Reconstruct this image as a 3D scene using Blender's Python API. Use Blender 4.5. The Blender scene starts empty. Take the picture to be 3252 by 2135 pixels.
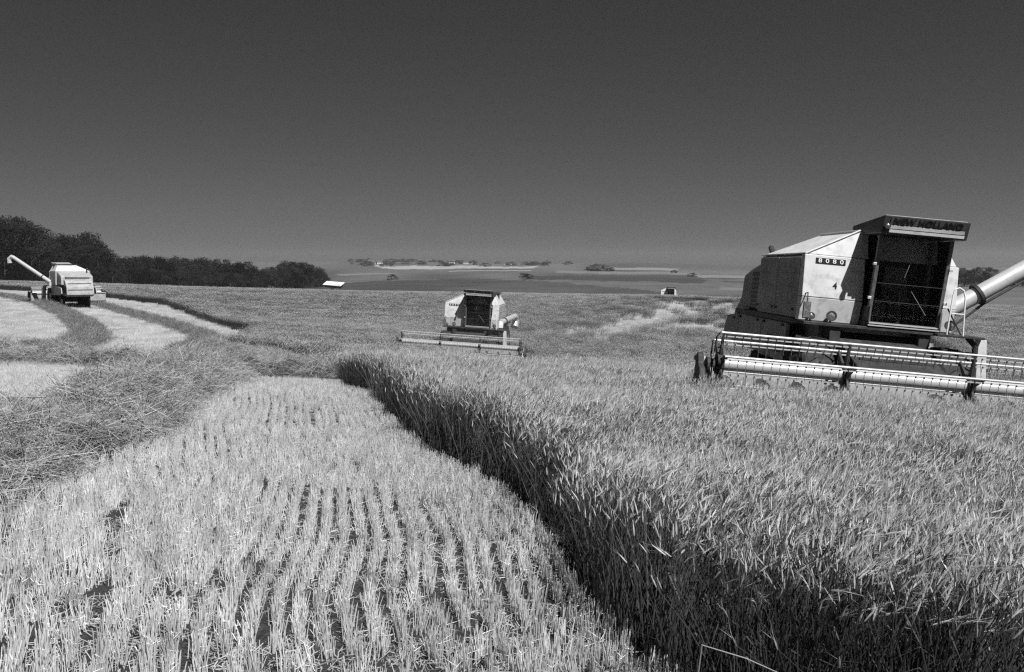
import bpy, bmesh, math, random
import numpy as np
from mathutils import Vector, Matrix
random.seed(11); RNG = np.random.default_rng(7)
R = math.radians
SC = bpy.context.scene; COL = SC.collection

# ------------------------------------------------------------------ camera, sky, sun, exposure
EYE = 1.7; PITCH = R(3.97); F = 35 / 36 * 1024
SUN_AZ = R(32); SUN_EL = R(53)          # azimuth: to the right of straight behind the camera
cam = bpy.data.objects.new('camera', bpy.data.cameras.new('camera')); COL.objects.link(cam)
cam.data.lens = 35; cam.data.sensor_width = 36; cam.data.clip_start = .05; cam.data.clip_end = 30000
cam.location = (0, 0, EYE); cam.rotation_euler = (R(90) - PITCH, 0, 0)
SC.camera = cam
SUNV = Vector((math.sin(SUN_AZ) * math.cos(SUN_EL), -math.cos(SUN_AZ) * math.cos(SUN_EL), math.sin(SUN_EL)))
W = bpy.data.worlds.new('World'); SC.world = W; W.use_nodes = True
nt = W.node_tree; nt.nodes.clear()
o = nt.nodes.new('ShaderNodeOutputWorld'); bg = nt.nodes.new('ShaderNodeBackground'); bg.inputs['Strength'].default_value = .05
sky = nt.nodes.new('ShaderNodeTexSky'); sky.sky_type = 'NISHITA'; sky.sun_disc = False
sky.sun_elevation = SUN_EL; sky.sun_rotation = math.pi - SUN_AZ; sky.dust_density = 1.2; sky.air_density = 1.0; sky.ozone_density = 1.0
sep = nt.nodes.new('ShaderNodeSeparateColor')     # the film behind a red filter sees only the red of the sky
dv = nt.nodes.new('ShaderNodeMath'); dv.operation = 'DIVIDE'; pw = nt.nodes.new('ShaderNodeMath'); pw.operation = 'POWER'; pw.inputs[1].default_value = .38
ml = nt.nodes.new('ShaderNodeMath'); ml.operation = 'MULTIPLY'   # carried on past red with the slope of the spectrum, as a deep red filter sees it
nt.links.new(sky.outputs[0], sep.inputs[0]); nt.links.new(sep.outputs[0], dv.inputs[0]); nt.links.new(sep.outputs[2], dv.inputs[1]); nt.links.new(dv.outputs[0], pw.inputs[0])
tf = nt.nodes.new('ShaderNodeMath'); tf.operation = 'MULTIPLY'; tf.inputs[1].default_value = .34      # filter transmission for skylight
nt.links.new(pw.outputs[0], tf.inputs[0]); nt.links.new(tf.outputs[0], ml.inputs[0]); nt.links.new(sep.outputs[0], ml.inputs[1]); nt.links.new(ml.outputs[0], bg.inputs['Color']); nt.links.new(bg.outputs[0], o.inputs['Surface'])
sl = bpy.data.lights.new('sun', 'SUN'); sl.energy = 5.0; sl.angle = R(.53); sl.color = (1, 1, 1)
sun = bpy.data.objects.new('sun', sl); COL.objects.link(sun); sun.rotation_euler = SUNV.to_track_quat('Z', 'Y').to_euler(); sun.location = (20, -30, 40)
SC.view_settings.view_transform = 'Standard'; SC.view_settings.look = 'None'; SC.view_settings.exposure = .38; SC.view_settings.gamma = 1
SC.render.engine = 'CYCLES'
SC.cycles.max_bounces = 6; SC.cycles.diffuse_bounces = 1; SC.cycles.use_denoising = False; SC.cycles.filter_width = 1.3; SC.cycles.sample_clamp_indirect = 1.5; SC.cycles.transparent_max_bounces = 12; SC.cycles.volume_bounces = 0

# ------------------------------------------------------------------ materials (the film is black and white)
def mat(name, v, rough=.7, metal=0, var=0, scale=3., bump=0, bscale=40., inst=0, spec=.3, transl=0, dirt=None):
    m = bpy.data.materials.new(name); m.use_nodes = True; n = m.node_tree; L = n.links
    b = n.nodes['Principled BSDF']; b.inputs['Roughness'].default_value = rough; b.inputs['Metallic'].default_value = metal
    b.inputs['Specular IOR Level'].default_value = spec
    b.inputs['Base Color'].default_value = (v, v, v, 1)
    src = None
    if var or dirt:
        tc = n.nodes.new('ShaderNodeTexCoord'); nz = n.nodes.new('ShaderNodeTexNoise')
        nz.inputs['Scale'].default_value = scale; nz.inputs['Detail'].default_value = 6
        L.new(tc.outputs['Object'], nz.inputs['Vector'])
        mr = n.nodes.new('ShaderNodeMapRange'); mr.inputs[1].default_value = .3; mr.inputs[2].default_value = .7
        mr.inputs[3].default_value = max(0, v * (1 - var)); mr.inputs[4].default_value = v * (1 + var)
        L.new(nz.outputs[0], mr.inputs[0]); src = mr.outputs[0]
        if dirt:
            n2 = n.nodes.new('ShaderNodeTexNoise'); n2.inputs['Scale'].default_value = dirt[0]; n2.inputs['Detail'].default_value = 8
            L.new(tc.outputs['Object'], n2.inputs['Vector'])
            r2 = n.nodes.new('ShaderNodeMapRange'); r2.inputs[1].default_value = .5; r2.inputs[2].default_value = .75; r2.inputs[4].default_value = dirt[2]
            L.new(n2.outputs[0], r2.inputs[0])
            mx = n.nodes.new('ShaderNodeMix'); mx.data_type = 'FLOAT'; mx.inputs[3].default_value = dirt[1]
            L.new(r2.outputs[0], mx.inputs[0]); L.new(src, mx.inputs[2]); src = mx.outputs[0]
    if inst:
        oi = n.nodes.new('ShaderNodeObjectInfo'); mr = n.nodes.new('ShaderNodeMapRange')
        mr.inputs[3].default_value = 1 - inst; mr.inputs[4].default_value = 1 + inst * .6
        L.new(oi.outputs['Random'], mr.inputs[0])
        mu = n.nodes.new('ShaderNodeMath'); mu.operation = 'MULTIPLY'; L.new(mr.outputs[0], mu.inputs[0])
        if src: L.new(src, mu.inputs[1])
        else: mu.inputs[1].default_value = v
        src = mu.outputs[0]
    if src: L.new(src, b.inputs['Base Color'])
    if bump:
        tc = n.nodes.new('ShaderNodeTexCoord'); nz = n.nodes.new('ShaderNodeTexNoise'); nz.inputs['Scale'].default_value = bscale; nz.inputs['Detail'].default_value = 5
        bp = n.nodes.new('ShaderNodeBump'); bp.inputs['Strength'].default_value = bump; bp.inputs['Distance'].default_value = .02
        L.new(tc.outputs['Object'], nz.inputs['Vector']); L.new(nz.outputs[0], bp.inputs['Height']); L.new(bp.outputs[0], b.inputs['Normal'])
    if transl:
        t = n.nodes.new('ShaderNodeBsdfTranslucent'); mx = n.nodes.new('ShaderNodeMixShader'); mx.inputs[0].default_value = transl
        if src: L.new(src, t.inputs[0])
        else: t.inputs[0].default_value = (v, v, v, 1)
        L.new(b.outputs[0], mx.inputs[1]); L.new(t.outputs[0], mx.inputs[2]); L.new(mx.outputs[0], n.nodes['Material Output'].inputs[0])
    return m
M = {}
M['paint'] = mat('pale_paint', .6, .5, var=.1, scale=2.5, bump=.05, bscale=5, dirt=(7, .3, .75))
M['paint2'] = mat('dusty_paint', .36, .6, var=.2, scale=2, bump=.1, bscale=3, dirt=(6, .16, .7))
M['silver'] = mat('bare_tin', .55, .38, metal=.25, var=.08, scale=5, dirt=(14, .4, .5))
M['dark'] = mat('dark_steel', .035, .65, var=.4, scale=8, dirt=(7, .09, .5))
M['charcoal'] = mat('charcoal_paint', .05, .5, var=.3, scale=5, dirt=(5, .1, .4))
M['black'] = mat('black_paint', .015, .5)
M['rubber'] = mat('tyre_rubber', .03, .85, var=.4, scale=12, dirt=(5, .13, .6))
M['grey'] = mat('grey_steel', .2, .5, var=.3, scale=9)
M['white'] = mat('white_enamel', .75, .4)
M['lamp'] = mat('lamp_glass', .3, .25, metal=.6, spec=.5, var=.5, scale=30)
M['board'] = mat('board_paint', .07, .6, var=.3, scale=12)
M['frame'] = mat('cab_frame_paint', .11, .55, var=.35, scale=14, dirt=(11, .05, .6))
M['seat'] = mat('seat_vinyl', .05, .7)
M['trim'] = mat('cab_trim', .2, .6, var=.3, scale=10)
g = bpy.data.materials.new('cab_glass'); g.use_nodes = True; n = g.node_tree; n.nodes.remove(n.nodes['Principled BSDF'])
tr = n.nodes.new('ShaderNodeBsdfTransparent'); tr.inputs[0].default_value = (.9, .9, .9, 1)
gl = n.nodes.new('ShaderNodeBsdfGlossy'); gl.inputs['Roughness'].default_value = .03; gl.inputs[0].default_value = (.16, .16, .16, 1)
fr = n.nodes.new('ShaderNodeFresnel'); fr.inputs[0].default_value = 1.45; mx = n.nodes.new('ShaderNodeMixShader')
n.links.new(fr.outputs[0], mx.inputs[0]); n.links.new(tr.outputs[0], mx.inputs[1]); n.links.new(gl.outputs[0], mx.inputs[2]); n.links.new(mx.outputs[0], n.nodes['Material Output'].inputs[0])
M['glass'] = g
M['ear'] = mat('grain_ear', .47, .6, var=.25, scale=.35, inst=.4, transl=.05)
M['straw'] = mat('shade_dark_stem', .06, .6, var=.25, scale=.35, inst=.4, transl=.05)  # stem colour darkened to put shade into the crop edge
M['stubble'] = mat('cut_straw', .8, .6, var=.2, scale=.5, inst=.3, transl=.05)
M['swath'] = mat('far_swath_straw', .2, .8, var=.3, scale=.8, inst=.4)
M['windrow'] = mat('threshed_straw', .37, .65, var=.3, scale=.8, inst=.45, transl=.1)
M['chaff'] = mat('straw_gap_shade', .04, .9, var=.5, scale=8, bump=.5, bscale=20)  # near-black core colour paints the shadowed holes between the straws
M['leaf'] = mat('tree_leaf', .025, 1, var=.4, scale=.6, inst=.3, transl=.1, spec=.03)
M['bark'] = mat('bark', .06, .9, var=.3, scale=6)
M['roofpale'] = mat('pale_sheet_roof', .75, .5, var=.05)
M['wall'] = mat('render_wall', .4, .9, var=.15)
M['tile'] = mat('roof_tile', .1, .9, var=.3)

# ------------------------------------------------------------------ terrain
def pdir(x, y):
    a = 336 - y
    return (x - 512), F * math.cos(PITCH) + a * math.sin(PITCH), -F * math.sin(PITCH) + a * math.cos(PITCH)
COLS = np.array([-260, 0, 120, 270, 430, 512, 640, 768, 896, 1024, 1300.])
TAB = {20: [376, 378, 382, 389, 395, 401, 408, 416, 425, 433, 445],
       30: [360, 362, 366, 375, 386, 391, 396, 400, 404, 408, 412],
       45: [336, 338, 342, 352, 366, 377, 376, 376, 376, 378, 380],
       60: [320, 322, 326, 336, 347, 354, 355, 356, 357, 359, 361],
       75: [309, 311, 316, 326, 333, 337, 339, 341, 343, 345, 347],
       100: [294, 297, 303, 313, 318, 319, 321, 324, 327, 330, 333],
       150: [284, 286, 289, 294, 297, 298, 300, 303, 307, 312, 315],
       200: [288, 289, 291, 296, 300, 303, 309, 303, 303, 306, 310],
       300: [283, 285, 288, 291, 291, 291, 292, 294, 294, 293, 294],
       450: [279, 281, 284, 285, 280, 279, 281, 284, 286, 285, 285],
       700: [274, 275, 276, 276, 274, 273, 274, 276, 278, 279, 279],
       1200: [270, 270, 270, 269, 269, 268, 269, 271, 272, 273, 273],
       2000: [265, 266, 264, 262, 262, 264, 263, 266, 269, 270, 270],
       3500: [268] * 11}
def near(X, Y):
    Xc = np.clip(X, -60, 60); Yc = np.clip(Y, -60, 60)
    return -.05 * Yc - (.05 * Xc + .02 * np.sqrt(Xc * Xc + 9) - .06)
ROWS = np.array([12.] + sorted(TAB)); LR = np.log(ROWS); ZT = np.zeros((len(ROWS), len(COLS)))
for j, c in enumerate(COLS):
    for i, r in enumerate(ROWS):
        if i == 0: ZT[i, j] = near(np.array((c - 512) / F * 12), np.array(12.))
        else:
            d = pdir(c, TAB[int(r)][j]); ZT[i, j] = EYE + r * d[2] / d[1]
def herm(t, xs, y):
    k = np.clip(np.searchsorted(xs, t) - 1, 0, len(xs) - 2); h = xs[k + 1] - xs[k]; s = np.clip((t - xs[k]) / h, 0, 1)
    def slope(i):
        a = np.clip(i - 1, 0, len(xs) - 1); b = np.clip(i + 1, 0, len(xs) - 1)
        return (y(b) - y(a)) / (xs[b] - xs[a])
    return y(k) * (2 * s**3 - 3 * s**2 + 1) + h * slope(k) * (s**3 - 2 * s**2 + s) + y(k + 1) * (3 * s**2 - 2 * s**3) + h * slope(k + 1) * (s**3 - s**2)
def ground(X, Y):
    X, Y = np.broadcast_arrays(np.asarray(X, float), np.asarray(Y, float))
    Yc = np.clip(Y, 12, 3500); c = np.clip(512 + X / Yc * F, -260, 1300); L = np.log(Yc)
    kc = np.clip(np.searchsorted(COLS, c) - 1, 0, len(COLS) - 2)
    def col(j): return herm(L, LR, lambda i: ZT[i, j])
    h = COLS[kc + 1] - COLS[kc]; s = (c - COLS[kc]) / h
    a = np.clip(kc - 1, 0, len(COLS) - 1); b = np.clip(kc + 2, 0, len(COLS) - 1)
    y0, y1, ya, yb = col(kc), col(kc + 1), col(a), col(b)
    m0 = (y1 - ya) / (COLS[kc + 1] - COLS[a]); m1 = (yb - y0) / (COLS[b] - COLS[kc])
    t = y0 * (2 * s**3 - 3 * s**2 + 1) + h * m0 * (s**3 - 2 * s**2 + s) + y1 * (3 * s**2 - 2 * s**3) + h * m1 * (s**3 - s**2)
    w = np.clip((Y - 11) / 8, 0, 1); w = w * w * (3 - 2 * w)
    return near(X, Y) * (1 - w) + t * w
def gz(x, y): return float(ground(x, y))
def cast(x, y):
    d = pdir(x, y); Ys = np.exp(np.linspace(math.log(2), math.log(3000), 5000))
    zz = EYE + Ys * d[2] / d[1]; gg = ground(Ys * d[0] / d[1], Ys); hit = zz < gg
    i = int(np.argmax(hit)); return (float(Ys[i] * d[0] / d[1]), float(Ys[i]))
def at(x, Y):      # a place on the ground: picture column and depth
    return ((x - 512) / F * Y, Y)
def inpoly(X, Y, poly):
    res = np.zeros(X.shape, bool); n_ = len(poly)
    for i in range(n_):
        x0, y0 = poly[i]; x1, y1 = poly[(i + 1) % n_]
        if y0 == y1: continue
        cnd = (y0 > Y) != (y1 > Y)
        res ^= cnd & (X < (x1 - x0) * (Y - y0) / (y1 - y0) + x0)
    return res
def vnoise(X, Y, s, seed=0):        # smooth value noise 0..1
    X = X / s + seed * 17.3; Y = Y / s + seed * 5.7; xi = np.floor(X); yi = np.floor(Y); fx = X - xi; fy = Y - yi
    fx = fx * fx * (3 - 2 * fx); fy = fy * fy * (3 - 2 * fy)
    def h(a, b): v = np.sin(a * 127.1 + b * 311.7 + seed) * 43758.5453; return v - np.floor(v)
    return (h(xi, yi) * (1 - fx) + h(xi + 1, yi) * fx) * (1 - fy) + (h(xi, yi + 1) * (1 - fx) + h(xi + 1, yi + 1) * fx) * fy

# the edge of the standing crop and what has been cut
EDGE = [(5.2, 3.3), (2.2, 3.5), (1.35, 3.85), (.9, 4.3), (.62, 4.78), (.44, 5.62), (.36, 7.02), (.25, 7.86), (-.06, 9.25), (-.34, 10.19), (-.97, 11.8), (-1.42, 13.5), (-2.1, 16.2), (-2.6, 18.5), (-3.45, 20.7), (-3.9, 23), (-4.7, 27), (-6.4, 32), (-8.8, 36.5)]
CEDGE = [cast(*p) for p in [(215, 356), (232, 352), (248, 341), (253, 336), (223, 328), (198, 319), (180, 312), (160, 305), (138, 303), (108, 299)]]
CUT = EDGE + CEDGE + [(-60, 118), (-140, 118), (-140, -30), (60, -30), (60, 1.0)]
LANE2 = [(-4.9, 49.5), (1.0, 49.0), (.6, 57), (-3.8, 57)]
STREAK = [[(3, 60), (8.7, 66), (22, 97), (33, 133), (36, 150), (18, 150), (15.5, 120.6), (4.5, 93.6), (1, 72)], [(8, 57), (12, 56), (38, 112), (33, 114)], [(12.5, 40), (15, 39), (30, 68), (27, 69)]]
def streak(X, Y):
    w = np.zeros(X.shape)
    for k in range(14):
        a = k * 2.4; r = (2 + .05 * Y) * math.sqrt((k + .5) / 14)
        for p in STREAK: w += inpoly(X + r * math.cos(a), Y + 2 * r * math.sin(a), p) / 14
    return np.clip(w, 0, 1)
LANE1 = [(3.4, 17.4), (9.5, 17.0), (15, 34), (27, 62), (44, 110), (36, 110), (20, 66), (9, 38)]
def is_crop(X, Y, jit=.0):
    if jit: X = X + (vnoise(X, Y, .35, 3) - .5) * jit; Y = Y + (vnoise(X, Y, .35, 4) - .5) * jit
    return ~(inpoly(X, Y, CUT) | inpoly(X, Y, LANE2) | inpoly(X, Y, LANE1))

# ground sheet: polar grid round the camera, finer ahead
az = np.unique(np.concatenate([np.linspace(-38, 38, 420), np.linspace(-180, 180, 91)])) ; az = az[:-1]
rr = np.concatenate([[0], np.geomspace(.8, 9000, 330)])
A, RR = np.meshgrid(np.radians(az), rr); GX = RR * np.sin(A); GY = RR * np.cos(A)
GZ = ground(GX, GY) + (vnoise(GX, GY, .4) - .5) * .03 * (RR < 60)
GZ = np.where(RR > 4200, np.minimum(GZ, GZ * 0 - 30), GZ)
na, nr = len(az), len(rr)
idx = np.arange(na * nr).reshape(nr, na)
q = np.stack([idx[:-1], np.roll(idx, -1, 1)[:-1], np.roll(idx, -1, 1)[1:], idx[1:]], -1).reshape(-1, 4)
me = bpy.data.meshes.new('ground'); me.from_pydata(np.stack([GX, GY, GZ], -1).reshape(-1, 3).tolist(), [], q.tolist()); me.update()
px = 512 + GX / np.maximum(GY, 1) * F
V = np.full(GX.shape, .05)                                   # soil under crop
cutm = ~is_crop(GX, GY); V = np.where(cutm | (streak(GX, GY) > .5) & (GY > 30), np.where(GY < 28, .045, .13), V)
far = (GY > 152)
V = np.where(far, .1, V)
fld = vnoise(px, np.log(np.maximum(GY, 1)) * 120, 60, 9)
V = np.where(far & (GY > 460), .06 + .06 * fld, V)
jx = px + 22 * (vnoise(px, np.log(np.maximum(GY, 1)) * 200, 30, 51) - .5); jy = GY * (1 + .12 * (vnoise(px, px * 0, 45, 52) - .5) + .04 * (vnoise(px, px * 0, 9, 53) - .5))
def field(x0, x1, y0, y1, v):
    global V
    V = np.where((jx > x0) & (jx < x1) & (jy > y0) & (jy < y1), v, V)
V = np.where((jx > 300) & (jx < 790) & (jy > 165) & (jy < 455 - .95 * np.clip(jx - 500, 0, 400)), .055, V); field(520, 700, 440, 560, .05); field(665, 900, 152, 285, .06); field(560, 760, 560, 640, .06)
field(380, 540, 1180, 1400, .3); field(450, 530, 880, 960, .24); field(340, 400, 700, 800, .16); field(600, 680, 1100, 1300, .2); field(700, 790, 600, 720, .18); field(560, 700, 700, 900, .15); field(720, 800, 350, 400, .14)
field(720, 860, 470, 520, .07); field(860, 1400, 160, 172, .05); field(860, 1400, 172, 420, .11); field(990, 1100, 395, 430, .05)
ca = me.color_attributes.new('field', 'FLOAT_COLOR', 'POINT')
cc = np.ones((na * nr, 4), np.float32); cc[:, :3] = V.reshape(-1, 1); ca.data.foreach_set('color', cc.ravel())
me.polygons.foreach_set('use_smooth', np.ones(len(me.polygons), bool))
m = bpy.data.materials.new('field_soil'); m.use_nodes = True; n = m.node_tree; b = n.nodes['Principled BSDF']; b.inputs['Roughness'].default_value = .95; b.inputs['Specular IOR Level'].default_value = .1
at_ = n.nodes.new('ShaderNodeAttribute'); at_.attribute_name = 'field'
geo = n.nodes.new('ShaderNodeNewGeometry'); z1 = n.nodes.new('ShaderNodeTexNoise'); z1.inputs['Scale'].default_value = 9; z1.inputs['Detail'].default_value = 8
z2 = n.nodes.new('ShaderNodeTexNoise'); z2.inputs['Scale'].default_value = .05; z2.inputs['Detail'].default_value = 8
ad = n.nodes.new('ShaderNodeMath'); ad.operation = 'ADD'; mu = n.nodes.new('ShaderNodeMath'); mu.operation = 'MULTIPLY'
n.links.new(geo.outputs['Position'], z1.inputs['Vector']); n.links.new(geo.outputs['Position'], z2.inputs['Vector'])
z3 = n.nodes.new('ShaderNodeTexNoise'); z3.inputs['Scale'].default_value = 70; z3.inputs['Detail'].default_value = 4; n.links.new(geo.outputs['Position'], z3.inputs['Vector']); r3 = n.nodes.new('ShaderNodeMapRange'); r3.inputs[1].default_value = .35; r3.inputs[2].default_value = .65; r3.inputs[3].default_value = .4; r3.inputs[4].default_value = 1.6; n.links.new(z3.outputs[0], r3.inputs[0]); m3 = n.nodes.new('ShaderNodeMath'); m3.operation = 'MULTIPLY'; n.links.new(ad.outputs[0], m3.inputs[0]); n.links.new(r3.outputs[0], m3.inputs[1])
n.links.new(z1.outputs[0], ad.inputs[0]); n.links.new(z2.outputs[0], ad.inputs[1]); n.links.new(m3.outputs[0], mu.inputs[0]); n.links.new(at_.outputs['Fac'], mu.inputs[1])
n.links.new(mu.outputs[0], b.inputs['Base Color'])
bp = n.nodes.new('ShaderNodeBump'); bp.inputs['Distance'].default_value = .05; n.links.new(z1.outputs[0], bp.inputs['Height']); n.links.new(bp.outputs[0], b.inputs['Normal'])
me.materials.append(m); go = bpy.data.objects.new('ground', me); COL.objects.link(go); go['kind'] = 'structure'

# ------------------------------------------------------------------ mesh helpers
class MB:
    def __init__(s): s.v = []; s.f = []; s.heads = []
    def add(s, v, f):
        k = len(s.v); s.v += [tuple(p) for p in v]; s.f += [tuple(i + k for i in q) for q in f]; return s
    def box(s, x0, x1, y0, y1, z0, z1):
        return s.add([(x0, y0, z0), (x1, y0, z0), (x1, y1, z0), (x0, y1, z0), (x0, y0, z1), (x1, y0, z1), (x1, y1, z1), (x0, y1, z1)],
                     [(0, 3, 2, 1), (4, 5, 6, 7), (0, 1, 5, 4), (1, 2, 6, 5), (2, 3, 7, 6), (3, 0, 4, 7)])
    def hexa(s, p): return s.add(p, [(0, 3, 2, 1), (4, 5, 6, 7), (0, 1, 5, 4), (1, 2, 6, 5), (2, 3, 7, 6), (3, 0, 4, 7)])
    def prism(s, poly, a, b, axis):      # polygon extruded along an axis
        def P(u, w, t): return {'x': (t, u, w), 'y': (u, t, w), 'z': (u, w, t)}[axis]
        k = len(poly)
        return s.add([P(u, w, a) for u, w in poly] + [P(u, w, b) for u, w in poly],
                     [tuple(range(k))[::-1], tuple(range(k, 2 * k))] + [(i, (i + 1) % k, k + (i + 1) % k, k + i) for i in range(k)])
    def tube(s, pts, r, n=8, caps=True):
        pts = [Vector(p) for p in pts]; rs = r if isinstance(r, (list, tuple)) else [r] * len(pts); base = len(s.v); up = None
        for i, p in enumerate(pts):
            d = (pts[min(i + 1, len(pts) - 1)] - pts[max(i - 1, 0)]).normalized()
            if up is None: up = d.orthogonal().normalized()
            up = (up - d * up.dot(d)).normalized(); w = d.cross(up)
            for k in range(n):
                a = 2 * math.pi * k / n; s.v.append(tuple(p + (up * math.cos(a) + w * math.sin(a)) * rs[i]))
        for i in range(len(pts) - 1):
            for k in range(n):
                a = base + i * n; s.f.append((a + k, a + (k + 1) % n, a + n + (k + 1) % n, a + n + k))
        if caps: s.f.append(tuple(base + k for k in range(n))[::-1]); s.f.append(tuple(base + (len(pts) - 1) * n + k for k in range(n)))
        return s
    def lathe(s, prof, c, axis='x', n=32):    # (offset along the axis, radius)
        base = len(s.v); m_ = len(prof)
        for k in range(n):
            a = 2 * math.pi * k / n; ca_, sa = math.cos(a), math.sin(a)
            for (t, r) in prof:
                s.v.append({'x': (c[0] + t, c[1] + r * ca_, c[2] + r * sa), 'y': (c[0] + r * ca_, c[1] + t, c[2] + r * sa), 'z': (c[0] + r * ca_, c[1] + r * sa, c[2] + t)}[axis])
        for k in range(n):
            for i in range(m_ - 1):
                a = base + k * m_ + i; b_ = base + ((k + 1) % n) * m_ + i; s.f.append((a, b_, b_ + 1, a + 1))
        return s
    def build(s, name, m_, parent=None, bev=0, smooth=False):
        me = bpy.data.meshes.new(name); me.from_pydata(s.v, [], s.f); bm = bmesh.new(); bm.from_mesh(me)
        bmesh.ops.recalc_face_normals(bm, faces=bm.faces)
        if bev:
            ed = [e for e in bm.edges if len(e.link_faces) == 2 and e.calc_face_angle(0) > .5]
            bmesh.ops.bevel(bm, geom=ed, offset=bev, segments=2, affect='EDGES', profile=.5)
        if smooth:
            for e in bm.edges: e.smooth = not (len(e.link_faces) == 2 and e.calc_face_angle(0) > .7)
            for f_ in bm.faces: f_.smooth = True
        bm.to_mesh(me); bm.free(); me.materials.append(M[m_] if isinstance(m_, str) else m_)
        ob = bpy.data.objects.new(name, me); COL.objects.link(ob)
        if parent: ob.parent = parent
        return ob
def tag(ob, label, cat, group=None, kind=None):
    ob['label'] = label; ob['category'] = cat
    if group: ob['group'] = group
    if kind: ob['kind'] = kind
    return ob
def empty(name, loc=(0, 0, 0)):
    e = bpy.data.objects.new(name, None); COL.objects.link(e); e.location = loc; e.empty_display_size = .2; return e
def text(name, body, size, m_, parent, loc, rot, sx=1, ext=.004):
    cu = bpy.data.curves.new(name, 'FONT'); cu.body = body; cu.size = size; cu.extrude = ext; cu.align_x = 'CENTER'; cu.align_y = 'CENTER'; cu.offset = size * .012
    t = bpy.data.objects.new(name + '_c', cu); COL.objects.link(t)
    me = bpy.data.meshes.new_from_object(t.evaluated_get(bpy.context.evaluated_depsgraph_get())); bpy.data.objects.remove(t); bpy.data.curves.remove(cu)
    me.materials.clear(); me.materials.append(M[m_]); me.name = name
    ob = bpy.data.objects.new(name, me); COL.objects.link(ob); ob.parent = parent; ob.location = loc; ob.rotation_euler = rot; ob.scale = (sx, 1, 1); return ob
def copy_tree(ob, parent=None):
    c = ob.copy(); COL.objects.link(c); c.parent = parent
    for ch in list(ob.children): copy_tree(ch, c)
    return c

# ------------------------------------------------------------------ the combine harvester (front looks along -y, x to the right seen from the front)
def wheel(parent, x, y, r, w, hub, nl):
    t = MB(); h = w / 2; ri = r * .56
    t.lathe([(-h * .75, ri), (-h, r * .72), (-h * .96, r * .9), (-h * .8, r * .955), (h * .8, r * .955), (h * .96, r * .9), (h, r * .72), (h * .75, ri)], (0, 0, 0), 'x', 36)
    for k in range(nl):
        for sd in (-1, 1):
            a = 2 * math.pi * (k + (.5 if sd > 0 else 0)) / nl; b_ = a + .23
            def pt(xx, an, rad): return (xx, rad * math.cos(an), rad * math.sin(an))
            x0, x1 = .02 * sd, h * .97 * sd
            t.hexa([pt(x0, a, r * .93), pt(x1, b_, r * .88), pt(x1, b_ + .07, r * .88), pt(x0, a + .07, r * .93), pt(x0, a, r), pt(x1, b_, r * .985), pt(x1, b_ + .07, r * .985), pt(x0, a + .07, r)])
    e = empty('wheel', (x, y, r)); e.parent = parent
    t.build('tyre', 'rubber', e, smooth=True)
    rm = MB(); rm.lathe([(-h * .72, ri * 1.02), (-h * .72, ri * .9), (-h * .3, ri * .82), (-h * .25, ri * .3), (-h * .45, ri * .25), (-h * .45, .001)], (0, 0, 0), 'x', 28)
    rm.lathe([(h * .72, ri * 1.02), (h * .72, ri * .9), (h * .3, ri * .82), (h * .25, ri * .3), (h * .45, ri * .25), (h * .45, .001)], (0, 0, 0), 'x', 28)
    rm.build('rim', hub, e, smooth=True)
    return e
def lamp(parent, x, y, z, r=.085):
    e = empty('headlamp', (x, y, z)); e.parent = parent
    MB().lathe([(.1, .001), (.1, r * .5), (.03, r * .98), (-.02, r * 1.08), (-.035, r * 1.12), (-.035, r * .85), (-.015, r * .85)], (0, 0, 0), 'y', 20).build('lamp_housing', 'charcoal', e, smooth=True)
    MB().lathe([(-.018, r * .93), (-.035, r * .5), (-.04, .001)], (0, 0, 0), 'y', 20).build('lens', 'lamp', e, smooth=True)
    MB().tube([(0, .03, -r), (0, .05, -r - .1)], .02).build('bracket', 'dark', e)
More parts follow.
